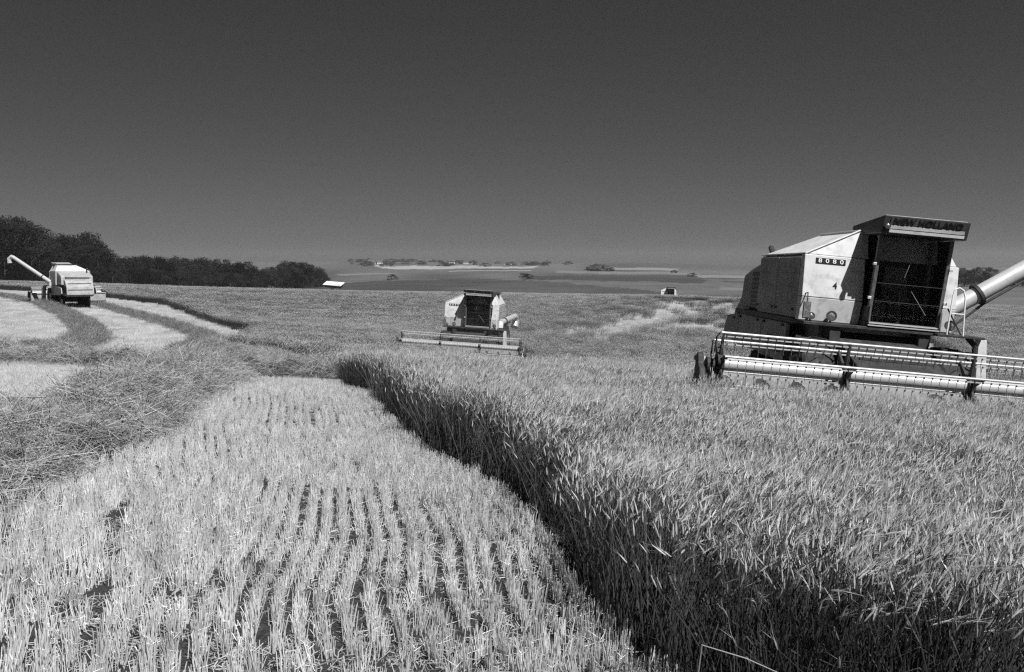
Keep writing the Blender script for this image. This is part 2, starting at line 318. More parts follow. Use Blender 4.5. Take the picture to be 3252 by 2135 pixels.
def make_combine():
    T = empty('combine_harvester')
    for sx in (-1, 1):
        wheel(T, 1.22 * sx, 0, .79, .56, 'paint2', 18); wheel(T, 1.0 * sx, 3.9, .52, .34, 'paint2', 16)
    MB().tube([(-1.05, 0, .79), (1.05, 0, .79)], .11, 10).build('front_axle', 'dark', T)
    MB().tube([(-.9, 3.9, .52), (.9, 3.9, .52)], .07, 8).box(-.12, .12, 3.78, 4.02, .5, 1.0).build('rear_axle', 'dark', T)
    MB().box(-.86, .86, -.25, 4.6, .86, 1.16).box(-.9, -.7, -.1, .4, .6, 1.8).box(.7, .9, -.1, .4, .6, 1.8).build('chassis', 'dark', T, bev=.02)
    MB().prism([(.3, 1.1), (.3, 1.82), (5.0, 1.86), (6.1, 1.72), (6.55, 1.2), (6.4, .95), (5.2, 1.0), (1.0, 1.0)], -.98, .98, 'x').build('separator_body', 'paint2', T, bev=.03)
    # feeder house sloping down to the header
    MB().prism([(.55, 1.78), (.55, 1.05), (-1.62, .42), (-1.62, 1.02)], -.72, .8, 'x').build('feeder_house', 'dark', T, bev=.02)
    MB().box(-.6, .68, -.9, -.85, 1.28, 1.33).box(-.6, .68, -.3, -.25, 1.46, 1.51).build('feeder_ribs', 'charcoal', T)
    # upper body: grain tank with its front panels
    MB().hexa([(-1.36, .4, 1.86), (1.36, .4, 1.86), (1.36, 3.3, 1.86), (-1.36, 3.3, 1.86), (-1.36, .4, 3.02), (1.36, .4, 3.02), (1.36, 3.3, 3.02), (-1.36, 3.3, 3.02)]).build('grain_tank', 'paint2', T, bev=.03)
    MB().hexa([(-1.37, .21, 3.035), (1.37, .21, 3.035), (1.37, 3.25, 3.03), (-1.37, 3.25, 3.03), (-.4, .34, 3.52), (1.1, .34, 3.52), (1.1, 2.7, 3.52), (-.4, 2.7, 3.52)]).build('tank_extension', 'paint', T, bev=.012)
    MB().tube([(-1.385, .2, 3.045), (-.41, .33, 3.54)], .016).tube([(-1.385, .2, 3.045), (-1.385, 3.2, 3.04)], .016).tube([(-.41, .33, 3.54), (-.41, 2.6, 3.54)], .016).build('tank_rim', 'paint', T)
    for x0, x1, nm in ((-1.4, -.3, 'a'), (1.06, 1.4, 'b')):
        MB().hexa([(x0, .11, 2.27), (x1, .11, 2.27), (x1, .398, 2.27), (x0, .398, 2.27), (x0, .19, 3.03), (x1, .19, 3.03), (x1, .398, 3.03), (x0, .398, 3.03)]).build('front_panel', 'paint', T, bev=.012)
        MB().hexa([(x0, .2, 1.84), (x1, .2, 1.84), (x1, .398, 1.84), (x0, .398, 1.84), (x0, .115, 2.262), (x1, .115, 2.262), (x1, .398, 2.262), (x0, .398, 2.262)]).build('lower_front_panel', 'paint', T, bev=.012)
    # engine hood and rear straw hood
    MB().prism([(3.32, 1.9), (3.32, 2.98), (4.5, 2.78), (5.2, 2.62), (5.3, 1.9)], -1.24, 1.24, 'x').build('engine_hood', 'paint2', T, bev=.05)
    MB().prism([(5.22, 1.88), (5.22, 2.4), (5.9, 2.25), (6.6, 1.75), (6.72, 1.1), (6.45, 1.0), (6.3, 1.7)], -1.05, 1.05, 'x').build('straw_hood', 'paint2', T, bev=.04)
    MB().box(-.95, .95, 5.22, 5.315, 2.42, 2.585).build('rear_grille', 'charcoal', T, bev=.01)
    for k in range(5): MB().box(-.9, .9, 5.316, 5.335, 2.435 + .03 * k, 2.447 + .03 * k).build('louvre', 'paint2', T)
    MB().hexa([(-.9, 6.2, 2.04), (.9, 6.2, 2.04), (.9, 6.24, 2.05), (-.9, 6.24, 2.05), (-.9, 6.26, 1.99), (.9, 6.26, 1.99), (.9, 6.3, 2.0), (-.9, 6.3, 2.0)]).build('hood_seam', 'dark', T)
    MB().box(-.95, .95, 6.62, 6.68, 1.5, 1.54).build('hood_seam', 'dark', T)
    for sx in (-1, 1):
        a, b_ = (1.30 * sx, 1.375 * sx); x0, x1 = min(a, b_), max(a, b_)
        MB().box(x0, x1, .95, 2.75, 1.0, 1.74).build('side_shield', 'paint2', T, bev=.02)
        MB().box(x0, x1, 2.78, 4.75, 1.04, 1.74).build('side_shield', 'paint2', T, bev=.02)
        MB().prism([(4.78, 1.06), (4.78, 1.74), (5.9, 1.66), (6.2, 1.2)], x0, x1, 'x').build('side_shield', 'paint2', T, bev=.02)
        MB().box(x0 + .01, x1 - .012, .42, 5.2, 1.755, 1.845).build('side_gap_rail', 'black', T)
        a, b_ = (1.362 * sx, 1.392 * sx); x0, x1 = min(a, b_), max(a, b_)
        MB().box(x0, x1, .44, 1.85, 1.9, 2.98).build('tank_side_panel', 'paint2', T, bev=.012)
        MB().box(x0, x1, 1.88, 3.26, 1.9, 2.98).build('tank_side_panel', 'paint2', T, bev=.012)
        a, b_ = (1.242 * sx, 1.27 * sx); x0, x1 = min(a, b_), max(a, b_)
        MB().box(x0, x1, 3.4, 4.3, 1.95, 2.68).build('engine_screen', 'charcoal', T, bev=.01)
        for k in range(7): MB().box(1.271 * sx - .006, 1.271 * sx + .006, 3.45, 4.25, 2.0 + .095 * k, 2.03 + .095 * k).build('louvre', 'paint2', T)
        for yy_, zz_ in ((.7, 2.42), (.7, 2.66), (2.15, 2.42), (2.15, 2.66)):
            MB().box(1.393 * sx - .012, 1.393 * sx + .012, yy_, yy_ + .9, zz_, zz_ + .02).build('panel_rib', 'paint2', T)
        for yy_, zz_ in ((1.15, 1.66), (2.5, 1.66), (3.0, 1.66), (4.5, 1.66), (5.1, 1.6), (.6, 1.98), (1.7, 1.98), (2.0, 1.98), (3.1, 1.98)):
            MB().box(1.385 * sx - .022, 1.385 * sx + .022, yy_, yy_ + .1, zz_, zz_ + .05).build('latch', 'dark', T)
        for k in range(4): MB().box(1.376 * sx - .014, 1.376 * sx + .014, 1.2, 2.2, 1.15 + .09 * k, 1.18 + .09 * k).build('shield_slot', 'dark', T)
    MB().box(-1.4, 1.4, -.15, .62, 1.775, 1.835).build('platform', 'dark', T, bev=.01)
    MB().box(.93, 1.78, -.32, .34, 1.78, 1.825).build('step_platform', 'dark', T, bev=.008)
    # cab: x -0.38..0.92, leaning windscreen
    C = MB().box(-.3, 1.06, -.13, .42, 1.84, 1.93); 
    cab = C.build('cab', 'charcoal', T, bev=.012)
    XL, XR = -.28, 1.04; ZB, ZT_ = 1.93, 3.46
    def fy(z): return -.12 - .2 * (z - ZB) / (ZT_ - ZB)
    def pillar(x0, x1, ya, yb, nm='pillar'):
        MB().hexa([(x0, ya(ZB), ZB), (x1, ya(ZB), ZB), (x1, yb(ZB), ZB), (x0, yb(ZB), ZB), (x0, ya(ZT_), ZT_), (x1, ya(ZT_), ZT_), (x1, yb(ZT_), ZT_), (x0, yb(ZT_), ZT_)]).build(nm, 'frame', cab, bev=.012)
    pillar(XL, XL + .07, lambda z: fy(z), lambda z: fy(z) + .08); pillar(XR - .07, XR, lambda z: fy(z), lambda z: fy(z) + .08)
    pillar(XL, XL + .06, lambda z: .34, lambda z: .42); pillar(XR - .06, XR, lambda z: .34, lambda z: .42)
    MB().box(XL + .06, XR - .06, .36, .41, ZB, ZT_).build('rear_wall', 'seat', cab)
    def pane(x0, x1, ya, yb, za, zb, nm): pass
    MB().hexa([(XL + .07, fy(ZB) + .03, ZB), (XR - .07, fy(ZB) + .03, ZB), (XR - .07, fy(ZB) + .036, ZB), (XL + .07, fy(ZB) + .036, ZB), (XL + .07, fy(ZT_) + .03, ZT_), (XR - .07, fy(ZT_) + .03, ZT_), (XR - .07, fy(ZT_) + .036, ZT_), (XL + .07, fy(ZT_) + .036, ZT_)]).build('windscreen', 'glass', cab)
    for x in (XL + .025, XR - .031):
        MB().hexa([(x, fy(ZB) + .08, ZB), (x + .006, fy(ZB) + .08, ZB), (x + .006, .34, ZB), (x, .34, ZB), (x, fy(ZT_) + .08, ZT_), (x + .006, fy(ZT_) + .08, ZT_), (x + .006, .34, ZT_), (x, .34, ZT_)]).build('side_window', 'glass', cab)
        MB().box(x - .012, x + .018, -.2, .34, 1.93, 2.2).build('door_panel', 'frame', cab)
    for x, z in ((XL - .015, 2.95), (XL - .015, 2.35), (XR + .015, 2.95), (XR + .015, 2.35)):
        MB().box(x - .03, x + .03, fy(z) - .03, fy(z) + .02, z - .025, z + .025).build('hinge', 'silver', cab, bev=.006)
    MB().box(XL + .02, XR - .02, -.17, -.132, 1.855, 1.875).box(XL + .02, XR - .02, -.17, -.132, 1.895, 1.92).build('sill_strip', 'silver', cab)
    for z in (2.3, 2.62):
        MB().tube([(XL + .08, fy(z) - .02, z), (XR - .08, fy(z) - .02, z)], .005, 6).build('reel_reflection_rod', 'dark', cab)  # thin rods added in place of reel reflections across the glass
    MB().tube([(.54, fy(3.4) - .015, 3.4), (.34, fy(3.05) - .02, 3.05)], .007, 6).tube([(.37, fy(3.22) - .02, 3.22), (.26, fy(2.75) - .02, 2.75)], .006, 6).build('wiper', 'grey', cab)
    MB().tube([(.42, fy(2.52) - .015, 2.52), (.74, fy(2.12) - .02, 2.12)], .007, 6).build('wiper', 'grey', cab)
    st = MB().box(.06, .54, .1, .34, 2.3, 2.42).hexa([(.06, .22, 2.42), (.54, .22, 2.42), (.54, .3, 2.42), (.06, .3, 2.42), (.1, .28, 2.95), (.5, .28, 2.95), (.5, .35, 2.95), (.1, .35, 2.95)]).box(.18, .42, .12, .3, 1.94, 2.3).build('driver_seat', 'trim', cab, bev=.03)
    MB().tube([(.3, -.06, 1.94), (.3, .0, 2.5)], .035, 10).lathe([(0, .17), (.02, .185), (.0, .2), (-.02, .185), (0, .17)], (.3, .09, 2.52), 'z', 24).box(.28, .32, -.09, .27, 2.51, 2.53).build('steering_column', 'grey', cab)
    for k, x in enumerate((-.12, .02, .5, .6, .68)):
        MB().tube([(x, .02, 1.94), (x - .01, .0, 2.28 + .04 * (k % 2))], .012, 6).lathe([(-.03, .001), (0, .028), (.03, .001)], (x - .01, .0, 2.3 + .04 * (k % 2)), 'z', 8).build('lever', 'grey', cab)
    MB().box(XR - .2, XR - .13, .2, .34, ZB, ZT_ - .05).build('interior_post', 'trim', cab, bev=.01)
    MB().box(XL + .1, XL + .4, .1, .34, ZB, 2.35).build('control_box', 'trim', cab, bev=.02)
    # roof with the lettered visor
    roof = MB().hexa([(-.36, -.55, 3.47), (1.14, -.55, 3.47), (1.14, .9, 3.47), (-.36, .9, 3.47), (-.36, -.65, 3.78), (1.14, -.65, 3.78), (1.12, .95, 3.66), (-.34, .95, 3.66)]).build('roof', 'charcoal', T, bev=.02)
    MB().hexa([(-.32, -.6, 3.765), (1.1, -.6, 3.765), (1.08, .9, 3.655), (-.3, .9, 3.655), (-.32, -.6, 3.79), (1.1, -.6, 3.79), (1.08, .9, 3.677), (-.3, .9, 3.677)]).build('roof_lid', 'paint2', roof, bev=.006)
    def vy(z): return -.55 - .1 * (z - 3.47) / .31
    tl = math.atan2(.1, .31)
    MB().hexa([(-.24, vy(3.62) - .018, 3.635), (1.06, vy(3.62) - .018, 3.635), (1.06, vy(3.62) - .002, 3.635), (-.24, vy(3.62) - .002, 3.635), (-.24, vy(3.75) - .018, 3.755), (1.06, vy(3.75) - .018, 3.755), (1.06, vy(3.75) - .002, 3.755), (-.24, vy(3.75) - .002, 3.755)]).build('name_board', 'board', roof)
    text('lettering', 'NEW HOLLAND', .135, 'black', roof, (.41, vy(3.69) - .026, 3.695), (R(90) + tl, 0, 0), 1.22)
    MB().hexa([(-.24, vy(3.55) - .03, 3.56), (1.06, vy(3.55) - .03, 3.56), (1.06, vy(3.55) - .002, 3.56), (-.24, vy(3.55) - .002, 3.56), (-.24, vy(3.6) - .02, 3.622), (1.06, vy(3.6) - .02, 3.622), (1.06, vy(3.6) - .002, 3.622), (-.24, vy(3.6) - .002, 3.622)]).build('visor_strip', 'paint2', roof)
    MB().hexa([(-.24, vy(3.5) - .045, 3.495), (1.06, vy(3.5) - .045, 3.495), (1.06, vy(3.5) - .002, 3.495), (-.24, vy(3.5) - .002, 3.495), (-.24, vy(3.55) - .04, 3.545), (1.06, vy(3.55) - .04, 3.545), (1.06, vy(3.55) - .002, 3.545), (-.24, vy(3.55) - .002, 3.545)]).build('visor_strip', 'paint', roof)
    lamp(roof, -.3, -.66, 3.6, .045)
    # plates and numbers on the front panel
    def py(z): return .11 + .08 * (z - 2.27) / .76
    pt = math.atan2(.08, .76)
    MB().hexa([(-1.2, py(2.9) - .012, 2.88), (-.66, py(2.9) - .012, 2.88), (-.66, py(2.9) + .01, 2.88), (-1.2, py(2.9) + .01, 2.88), (-1.2, py(2.98) - .012, 2.98), (-.66, py(2.98) - .012, 2.98), (-.66, py(2.98) + .01, 2.98), (-1.2, py(2.98) + .01, 2.98)]).build('model_plate', 'black', T)
    for k, ch in enumerate('8080'):
        text('digit', ch, .105, 'white', T, (-1.125 + k * .13, py(2.93) - .018, 2.93), (R(90) - pt, 0, 0), 1.3)
    text('fleet_number', '4', .16, 'black', T, (-.82, py(2.5) - .006, 2.5), (R(90) - pt, 0, 0), 1)
    # lamps, mirror, handrails
    lamp(T, -.86, .03, 1.96); lamp(T, -1.22, .05, 1.93, .06); lamp(T, 1.24, -.06, 1.98)
    mi = empty('mirror', (-1.34, -.02, 1.98)); mi.parent = T
    MB().tube([(0, .15, .34), (.02, .05, .36), (0, -.02, .28), (0, -.03, .2)], .011, 6).build('mirror_arm', 'dark', mi); MB().tube([(0, .15, -.06), (0, -.03, -.06)], .011, 6).build('mirror_arm', 'dark', mi)
    MB().box(-.07, .07, -.05, -.02, -.1, .2).build('mirror_shell', 'charcoal', mi, bev=.012); MB().box(-.055, .055, -.056, -.0505, -.085, .185).build('mirror_glass', 'lamp', mi)
    MB().tube([(1.1, -.3, 1.82), (1.12, -.32, 2.5), (1.14, -.32, 2.62), (1.22, -.32, 2.66), (1.3, -.32, 2.62), (1.34, -.32, 2.5), (1.38, -.32, 1.82)], .014, 8).tube([(1.12, -.32, 2.2), (1.36, -.32, 2.2)], .01, 6).build('handrail', 'white', T, smooth=True)
    MB().tube([(1.08, -.26, 2.28), (1.34, -.32, 1.84)], .014, 6).build('stay_rod', 'dark', T)
    # ladder with its pale side plate
    ld = empty('ladder', (1.66, -.1, 1.8)); ld.parent = T
    MB().hexa([(.1, -.09, -1.28), (.34, -.09, -1.28), (.34, -.06, -1.28), (.1, -.06, -1.28), (.02, -.09, -.02), (.22, -.09, -.02), (.22, -.06, -.02), (.02, -.06, -.02)]).build('side_plate', 'paint', ld, bev=.01)
    MB().tube([(-.12, -.08, .0), (.02, -.1, -.16), (.06, -.1, -1.25)], .055, 8).build('stringer', 'dark', ld)
    for k in range(4): MB().box(.04 + .02 * k, .3 + .02 * k, -.06, .3, -.3 - .28 * k, -.27 - .28 * k).build('step', 'dark', ld)
    MB().tube([(.34, .3, 0), (.4, .3, -1.25)], .025, 8).build('stringer', 'dark', ld)
    MB().lathe([(0, .09), (.5, .09), (.5, .15), (.58, .15), (.62, .05), (.62, .001)], (1.15, 1.5, 3.1), 'z', 16).build('air_intake', 'charcoal', T)
    MB().tube([(-1.0, 3.9, 2.7), (-1.0, 3.9, 3.15), (-1.0, 4.05, 3.25)], .06, 10).build('exhaust', 'dark', T)
    # header
    H = empty('header', (-.42, -1.62, .3)); H.parent = T
    HW = 3.05
    MB().box(-HW, HW, -.02, .04, .05, .74).box(-HW, HW, -.06, .1, .72, .8).build('back_wall', 'paint2', H, bev=.012)
    MB().hexa([(-HW, -1.05, -.04), (HW, -1.05, -.04), (HW, 0, .0), (-HW, 0, .0), (-HW, -1.05, -.01), (HW, -1.05, -.01), (HW, 0, .05), (-HW, 0, .05)]).build('platform_floor', 'grey', H)
    MB().tube([(-HW + .06, -.42, .32), (HW - .06, -.42, .32)], .17, 16).build('feed_auger', 'silver', H, smooth=True)
    fl = MB()
    for sg in (-1, 1):
        vs = []; N = 150
        for i in range(N + 1):
            x = sg * (.55 + (HW - .65) * i / N); a = sg * 2 * math.pi * 4.2 * i / N
            vs += [(x, -.42 + .17 * math.cos(a), .32 + .17 * math.sin(a)), (x, -.42 + .29 * math.cos(a), .32 + .29 * math.sin(a)), (x + .012, -.42 + .29 * math.cos(a), .32 + .29 * math.sin(a)), (x + .012, -.42 + .17 * math.cos(a), .32 + .17 * math.sin(a))]
        fs = []
        for i in range(N):
            for k in range(4): fs.append((4 * i + k, 4 * i + (k + 1) % 4, 4 * i + 4 + (k + 1) % 4, 4 * i + 4 + k))
        fl.add(vs, fs)
    fl.build('auger_flight', 'silver', H)
    kb = MB().box(-HW, HW, -1.12, -1.06, -.05, -.02)
    for k in range(80): x = -HW + .04 + k * .0763; kb.add([(x - .02, -1.12, -.045), (x + .02, -1.12, -.045), (x, -1.24, -.04), (x - .02, -1.12, -.03), (x + .02, -1.12, -.03)], [(0, 1, 2), (3, 2, 4), (0, 2, 3), (1, 4, 2), (0, 3, 4, 1)])
    kb.build('cutter_bar', 'grey', H)
    for sx in (-1, 1):
        x0, x1 = (-HW - .045, -HW - .002) if sx < 0 else (HW + .002, HW + .045)
        MB().prism([(.06, .0), (.06, .78), (-.3, .85), (-.75, .6), (-1.3, .3), (-1.95, -.12), (-1.2, -.1)], x0, x1, 'x').build('end_sheet', 'paint2', H, bev=.01)
        xm = (HW + .14) * sx
        MB().prism([(-.58, .45), (-.58, .7), (-.62, .93), (-.68, .97), (-.75, .93), (-.79, .8), (-.95, .74), (-1.03, .6), (-1.0, .42), (-.88, .36), (-.66, .37)], xm - .05, xm + .05, 'x').build('drive_shield', 'dark', H, bev=.02)
        MB().tube([(xm + .06 * sx * -1, -.7, .9), (xm - .08 * sx, -.87, .7), (xm - .12 * sx, -.95, .52), (xm - .04 * sx, -1.0, .4)], [.02, .035, .045, .06], 10).build('guard_tube', 'paint2', H, smooth=True)
        MB().tube([((HW + .05) * sx, .0, .82), ((HW + .05) * sx, -.45, .84), ((HW + .03) * sx, -.85, .78)], .05, 8).tube([((HW + .03) * sx, -.05, .55), ((HW + .03) * sx, -.55, .8)], .028, 8).build('reel_arm', 'dark', H)
        for k in range(3):
            a = .7 + k * .45
            MB().lathe([(-.02, .001), (-.02, .1 + .02 * k), (.02, .1 + .02 * k), (.02, .001)], ((HW - .02 + .035 * k) * sx, -.85 + .08 * math.cos(a * 3), 0.76 + .1 * math.sin(a * 4)), 'x', 14).build('drive_pulley', 'grey' if k % 2 else 'dark', H)
    # reel
    RY, RZ, RR_ = -.85, .82, .5; A0 = R(17.5)
    MB().tube([(-2.95, RY, RZ), (2.95, RY, RZ)], .105, 24).build('reel_tube', 'silver', H, smooth=True)
    MB().tube([(-3.08, RY, RZ), (-2.95, RY, RZ)], .05, 12).build('reel_shaft', 'dark', H); MB().tube([(2.95, RY, RZ), (3.08, RY, RZ)], .05, 12).build('reel_shaft', 'dark', H)
    ang = [A0 + k * 2 * math.pi / 6 for k in range(6)]
    for x in (-2.92, -.97, .97, 2.92):
        s_ = MB()
        for a in ang:
            p = Vector((x, RY - RR_ * math.cos(a), RZ + RR_ * math.sin(a))); t_ = Vector((0, math.sin(a), math.cos(a)))
            hb = Vector((x, RY - .07 * math.cos(a), RZ + .07 * math.sin(a)))
            s_.hexa([hb + t_ * .06 + Vector((-.02, 0, 0)), hb + t_ * .06 + Vector((.02, 0, 0)), hb - t_ * .06 + Vector((.02, 0, 0)), hb - t_ * .06 + Vector((-.02, 0, 0)), p + t_ * .022 + Vector((-.015, 0, 0)), p + t_ * .022 + Vector((.015, 0, 0)), p - t_ * .022 + Vector((.015, 0, 0)), p - t_ * .022 + Vector((-.015, 0, 0))])
        s_.lathe([(-.05, .1), (-.05, .165), (.05, .165), (.05, .1)], (x, RY, RZ), 'x', 20)
        if abs(x) > 2:
            xo = x + .05 * (1 if x > 0 else -1)
            for i in range(6):
                q0 = ang[i]; q1 = ang[(i + 1) % 6]
                s_.tube([(xo, RY - RR_ * math.cos(q0), RZ + RR_ * math.sin(q0)), (xo, RY - RR_ * .85 * math.cos((q0 + R(30))), RZ + RR_ * .85 * math.sin(q0 + R(30))), (xo, RY - RR_ * math.cos(q1) * .5, RZ + RR_ * math.sin(q1) * .5)], .012, 6)
        s_.build('reel_spider', 'dark', H)
    for a in ang:
        y, z = RY - RR_ * math.cos(a), RZ + RR_ * math.sin(a)
        bar = MB().tube([(-2.95, y, z), (2.95, y, z)], .019, 8).build('tine_bar', 'silver', H, smooth=True)
        MB().box(-2.95, 2.95, y - .005, y + .005, z - .062, z - .042).build('tine_slat', 'silver', bar)
        tb = MB()
        for k in range(46):
            x = -2.87 + k * .1275
            tb.box(x - .009, x + .009, y - .014, y + .016, z - .07, z - .04).tube([(x, y + .015, z - .05), (x, y + .03, z - .16), (x, y - .01, z - .27)], .004, 4)
        tb.build('tines', 'dark', bar)['kind'] = 'stuff'
    return T
def add_auger(T, ang, yaw):
    e = empty('unloading_auger', (1.45, .95, 2.12)); e.parent = T
    e.rotation_euler = (0, -ang, yaw)       # local +x runs outwards
    L = 4.25
    MB().tube([(-.1, 0, 0), (L, 0, 0)], .155, 24).build('auger_tube', 'silver', e, smooth=True)
    MB().lathe([(-.03, .15), (-.03, .21), (.03, .21), (.03, .15)], (.85, 0, 0), 'x', 24).build('flange', 'dark', e)
    MB().tube([(-.1, 0, .0), (-.18, 0, -.1), (-.2, 0, -.26)], [.16, .17, .17], 16).build('elbow', 'paint', e, smooth=True)
    MB().tube([(.0, -.05, -.32), (.85, -.05, -.2), (2.6, -.05, -.16)], .025, 8).build('hydraulic_stay', 'dark', e)
    MB().tube([(L - .05, 0, 0), (L + .15, 0, -.04), (L + .22 + .05, 0, -.3), (L + .2 - .15, 0, -.62)], [.16, .17, .19, .2], 16).build('spout', 'silver', e, smooth=True)
    return e
def place(T, x, y, yaw, roll, pitch=0, z=None):
    T.location = (x, y, gz(x, y) if z is None else z)
    T.rotation_mode = 'XYZ'
    T.rotation_euler = (Matrix.Rotation(yaw, 4, 'Z') @ Matrix.Rotation(roll, 4, 'Y') @ Matrix.Rotation(pitch, 4, 'X')).to_euler()
GRP = 'combine harvesters working the field'
c1 = make_combine(); add_auger(c1, R(34), R(0)); place(c1, 6.4, 17.8, R(.5), R(5.2), 0, gz(6.4, 17.8) + .08)
tag(c1, 'large pale combine harvester numbered 4 with raised unloading pipe, cutting the nearest crop', 'combine harvester', GRP)
def clone(yaw_auger, ang):
    c = copy_tree(c1)
    for ch in c.children:
        if ch.name.startswith('unloading_auger'): ch.rotation_euler = (0, -ang, yaw_auger)
    return c
c2 = clone(R(86), R(2)); [setattr(ch, 'location', (-.1, -1.62, .3)) for ch in c2.children if ch.name.startswith('header')]; place(c2, -2.25, 51.0, R(-6), R(3.6))
tag(c2, 'combine harvester facing the long dark crop edge, dusty, its pipe folded back', 'combine harvester', GRP)
c3 = clone(R(-47), R(30)); place(c3, -39.1, 87.5, R(213), R(0))
tag(c3, 'combine harvester seen from behind beside the dark wood, pipe stretched out', 'combine harvester', GRP)
c4 = clone(R(86), R(2)); x, y = at(668, 182); place(c4, x, y, R(-6), R(2))
tag(c4, 'tiny distant combine harvester half hidden behind the crest of the field', 'combine harvester', GRP)

# ------------------------------------------------------------------ stalk templates
def stalk(mb, base, top, r0, r1, bend, n=3, segs=3):
    base = Vector(base); top = Vector(top); pts = []
    for i in range(segs + 1):
        t = i / segs; p = base.lerp(top, t) + bend * (t * t); pts.append(p)
    mb.tube([tuple(p) for p in pts], [r0 + (r1 - r0) * i / segs for i in range(segs + 1)], n, caps=False)
    return pts
def crop_tuft(seed, n, rad, fine=True, lean=.1):
    rs = random.Random(seed); mb = MB()
    for i in range(n):
        bx, by = rs.uniform(-rad, rad), rs.uniform(-rad, rad); h = rs.uniform(.6, .84)
        lx = rs.gauss(lean, .08); ly = rs.gauss(0, .08)
        p = stalk(mb, (bx, by, 0), (bx + lx * .5, by + ly * .5, h), .0032, .0018, Vector((lx, ly, -abs(lx) * .3)), 3, 3 if fine else 2)
        tip = p[-1]; d = (p[-1] - p[-2]).normalized(); droop = Vector((rs.gauss(lean * 2.2, .25), rs.gauss(0, .25), rs.uniform(-.8, .5)))
        hd = (d * .6 + droop * .6).normalized(); hl = rs.uniform(.045, .075)
        q_ = [tip, tip + hd * hl * .4, tip + hd * hl]
        h0 = len(mb.f); mb.tube([tuple(a) for a in q_], [.002, .0045, .0015], 4, caps=False)
        if fine:
            for k in range(5):
                b0 = tip + hd * hl * rs.uniform(.3, 1); e = b0 + (hd + Vector((rs.gauss(0, .3), rs.gauss(0, .3), rs.gauss(0, .3)))).normalized() * rs.uniform(.05, .1)
                s_ = hd.orthogonal().normalized() * .0009; mb.add([b0 - s_, b0 + s_, e], [(0, 1, 2)])
        mb.heads.append((h0, len(mb.f)))
        if fine:
            if rs.random() < .22:
                t0 = p[1].lerp(p[2], rs.random()); dr = Vector((rs.gauss(.1, .6), rs.gauss(0, .6), .4)).normalized(); l_ = rs.uniform(.12, .25)
                t1 = t0 + dr * l_ * .6; t2 = t1 + Vector((dr.x, dr.y, -.9)).normalized() * l_ * .5; w_ = dr.cross(Vector((0, 0, 1))).normalized() * .004
                mb.add([t0 - w_ * .5, t0 + w_ * .5, t1 + w_, t1 - w_, t2], [(0, 1, 2, 3), (3, 2, 4)])
    return mb
def stubble_tuft(seed, n, L, h0=.09, h1=.19, w=.014, rows=None):
    rs = random.Random(seed); mb = MB()
    for i in range(n):
        bx = rs.gauss(0, w) if rows is None else rs.choice(rows) + rs.gauss(0, w); by = rs.uniform(-L / 2, L / 2); h = rs.uniform(h0, h1)
        l = rs.gauss(0, .13); m_ = rs.gauss(0, .16)
        if rs.random() < .07: l *= 3; h *= .8
        stalk(mb, (bx, by, -.01), (bx + l * h, by + m_ * h, h), .0026, .0022, Vector((0, 0, 0)), 3, 1)
        if rs.random() < .14:
            a = Vector((bx, by, h * rs.uniform(.2, .8))); dr = Vector((rs.gauss(0, 1), rs.gauss(0, 1), rs.uniform(-.2, .9))).normalized() * rs.uniform(.04, .1); w_ = dr.orthogonal().normalized() * .0018
            mb.add([a - w_, a + w_, a + dr], [(0, 1, 2)])
    return mb
def straw_tuft(seed, n, rad, h, lmin=.2, lmax=.55, r=.0025):
    rs = random.Random(seed); mb = MB()
    for i in range(n):
        c_ = Vector((rs.uniform(-rad, rad), rs.uniform(-rad, rad), rs.uniform(0, h))); a = rs.uniform(0, 2 * math.pi); e = rs.gauss(.05, .36)
        d = Vector((math.cos(a) * math.cos(e), math.sin(a) * math.cos(e), math.sin(e))) * rs.uniform(lmin, lmax) * .5
        bend = Vector((rs.gauss(0, .04), rs.gauss(0, .04), -abs(rs.gauss(0, .05))))
        rv = r * rs.uniform(.7, 1.35); stalk(mb, c_ - d, c_ + d, rv, rv * .8, bend, 3, 2)
    return mb
GN = {}
def gn_tree(K):
    if K in GN: return GN[K]
    t = bpy.data.node_groups.new('scatter_%d' % K, 'GeometryNodeTree')
    t.interface.new_socket('Geometry', in_out='INPUT', socket_type='NodeSocketGeometry'); t.interface.new_socket('Geometry', in_out='OUTPUT', socket_type='NodeSocketGeometry')
    gi = t.nodes.new('NodeGroupInput'); go_ = t.nodes.new('NodeGroupOutput'); jn = t.nodes.new('GeometryNodeJoinGeometry')
    def named(nm, ty): a = t.nodes.new('GeometryNodeInputNamedAttribute'); a.data_type = ty; a.inputs['Name'].default_value = nm; return a.outputs['Attribute']
    tid = named('tid', 'INT'); rot = named('rot', 'FLOAT_VECTOR'); scl = named('scl', 'FLOAT_VECTOR')
    def eq(v):
        c_ = t.nodes.new('FunctionNodeCompare'); c_.data_type = 'INT'; c_.operation = 'EQUAL'; t.links.new(tid, c_.inputs[2]); c_.inputs[3].default_value = v; return c_.outputs[0]
    for k in range(K):
        s1 = t.nodes.new('GeometryNodeSeparateGeometry'); t.links.new(gi.outputs[0], s1.inputs[0]); t.links.new(eq(k), s1.inputs['Selection'])
        s2 = t.nodes.new('GeometryNodeSeparateGeometry'); t.links.new(gi.outputs[0], s2.inputs[0]); t.links.new(eq(1000 + k), s2.inputs['Selection'])
        ip = t.nodes.new('GeometryNodeInstanceOnPoints'); t.links.new(s2.outputs[0], ip.inputs['Points']); t.links.new(s1.outputs[0], ip.inputs['Instance'])
        t.links.new(rot, ip.inputs['Rotation']); t.links.new(scl, ip.inputs['Scale']); t.links.new(ip.outputs[0], jn.inputs[0])
    t.links.new(jn.outputs[0], go_.inputs[0]); GN[K] = t; return t
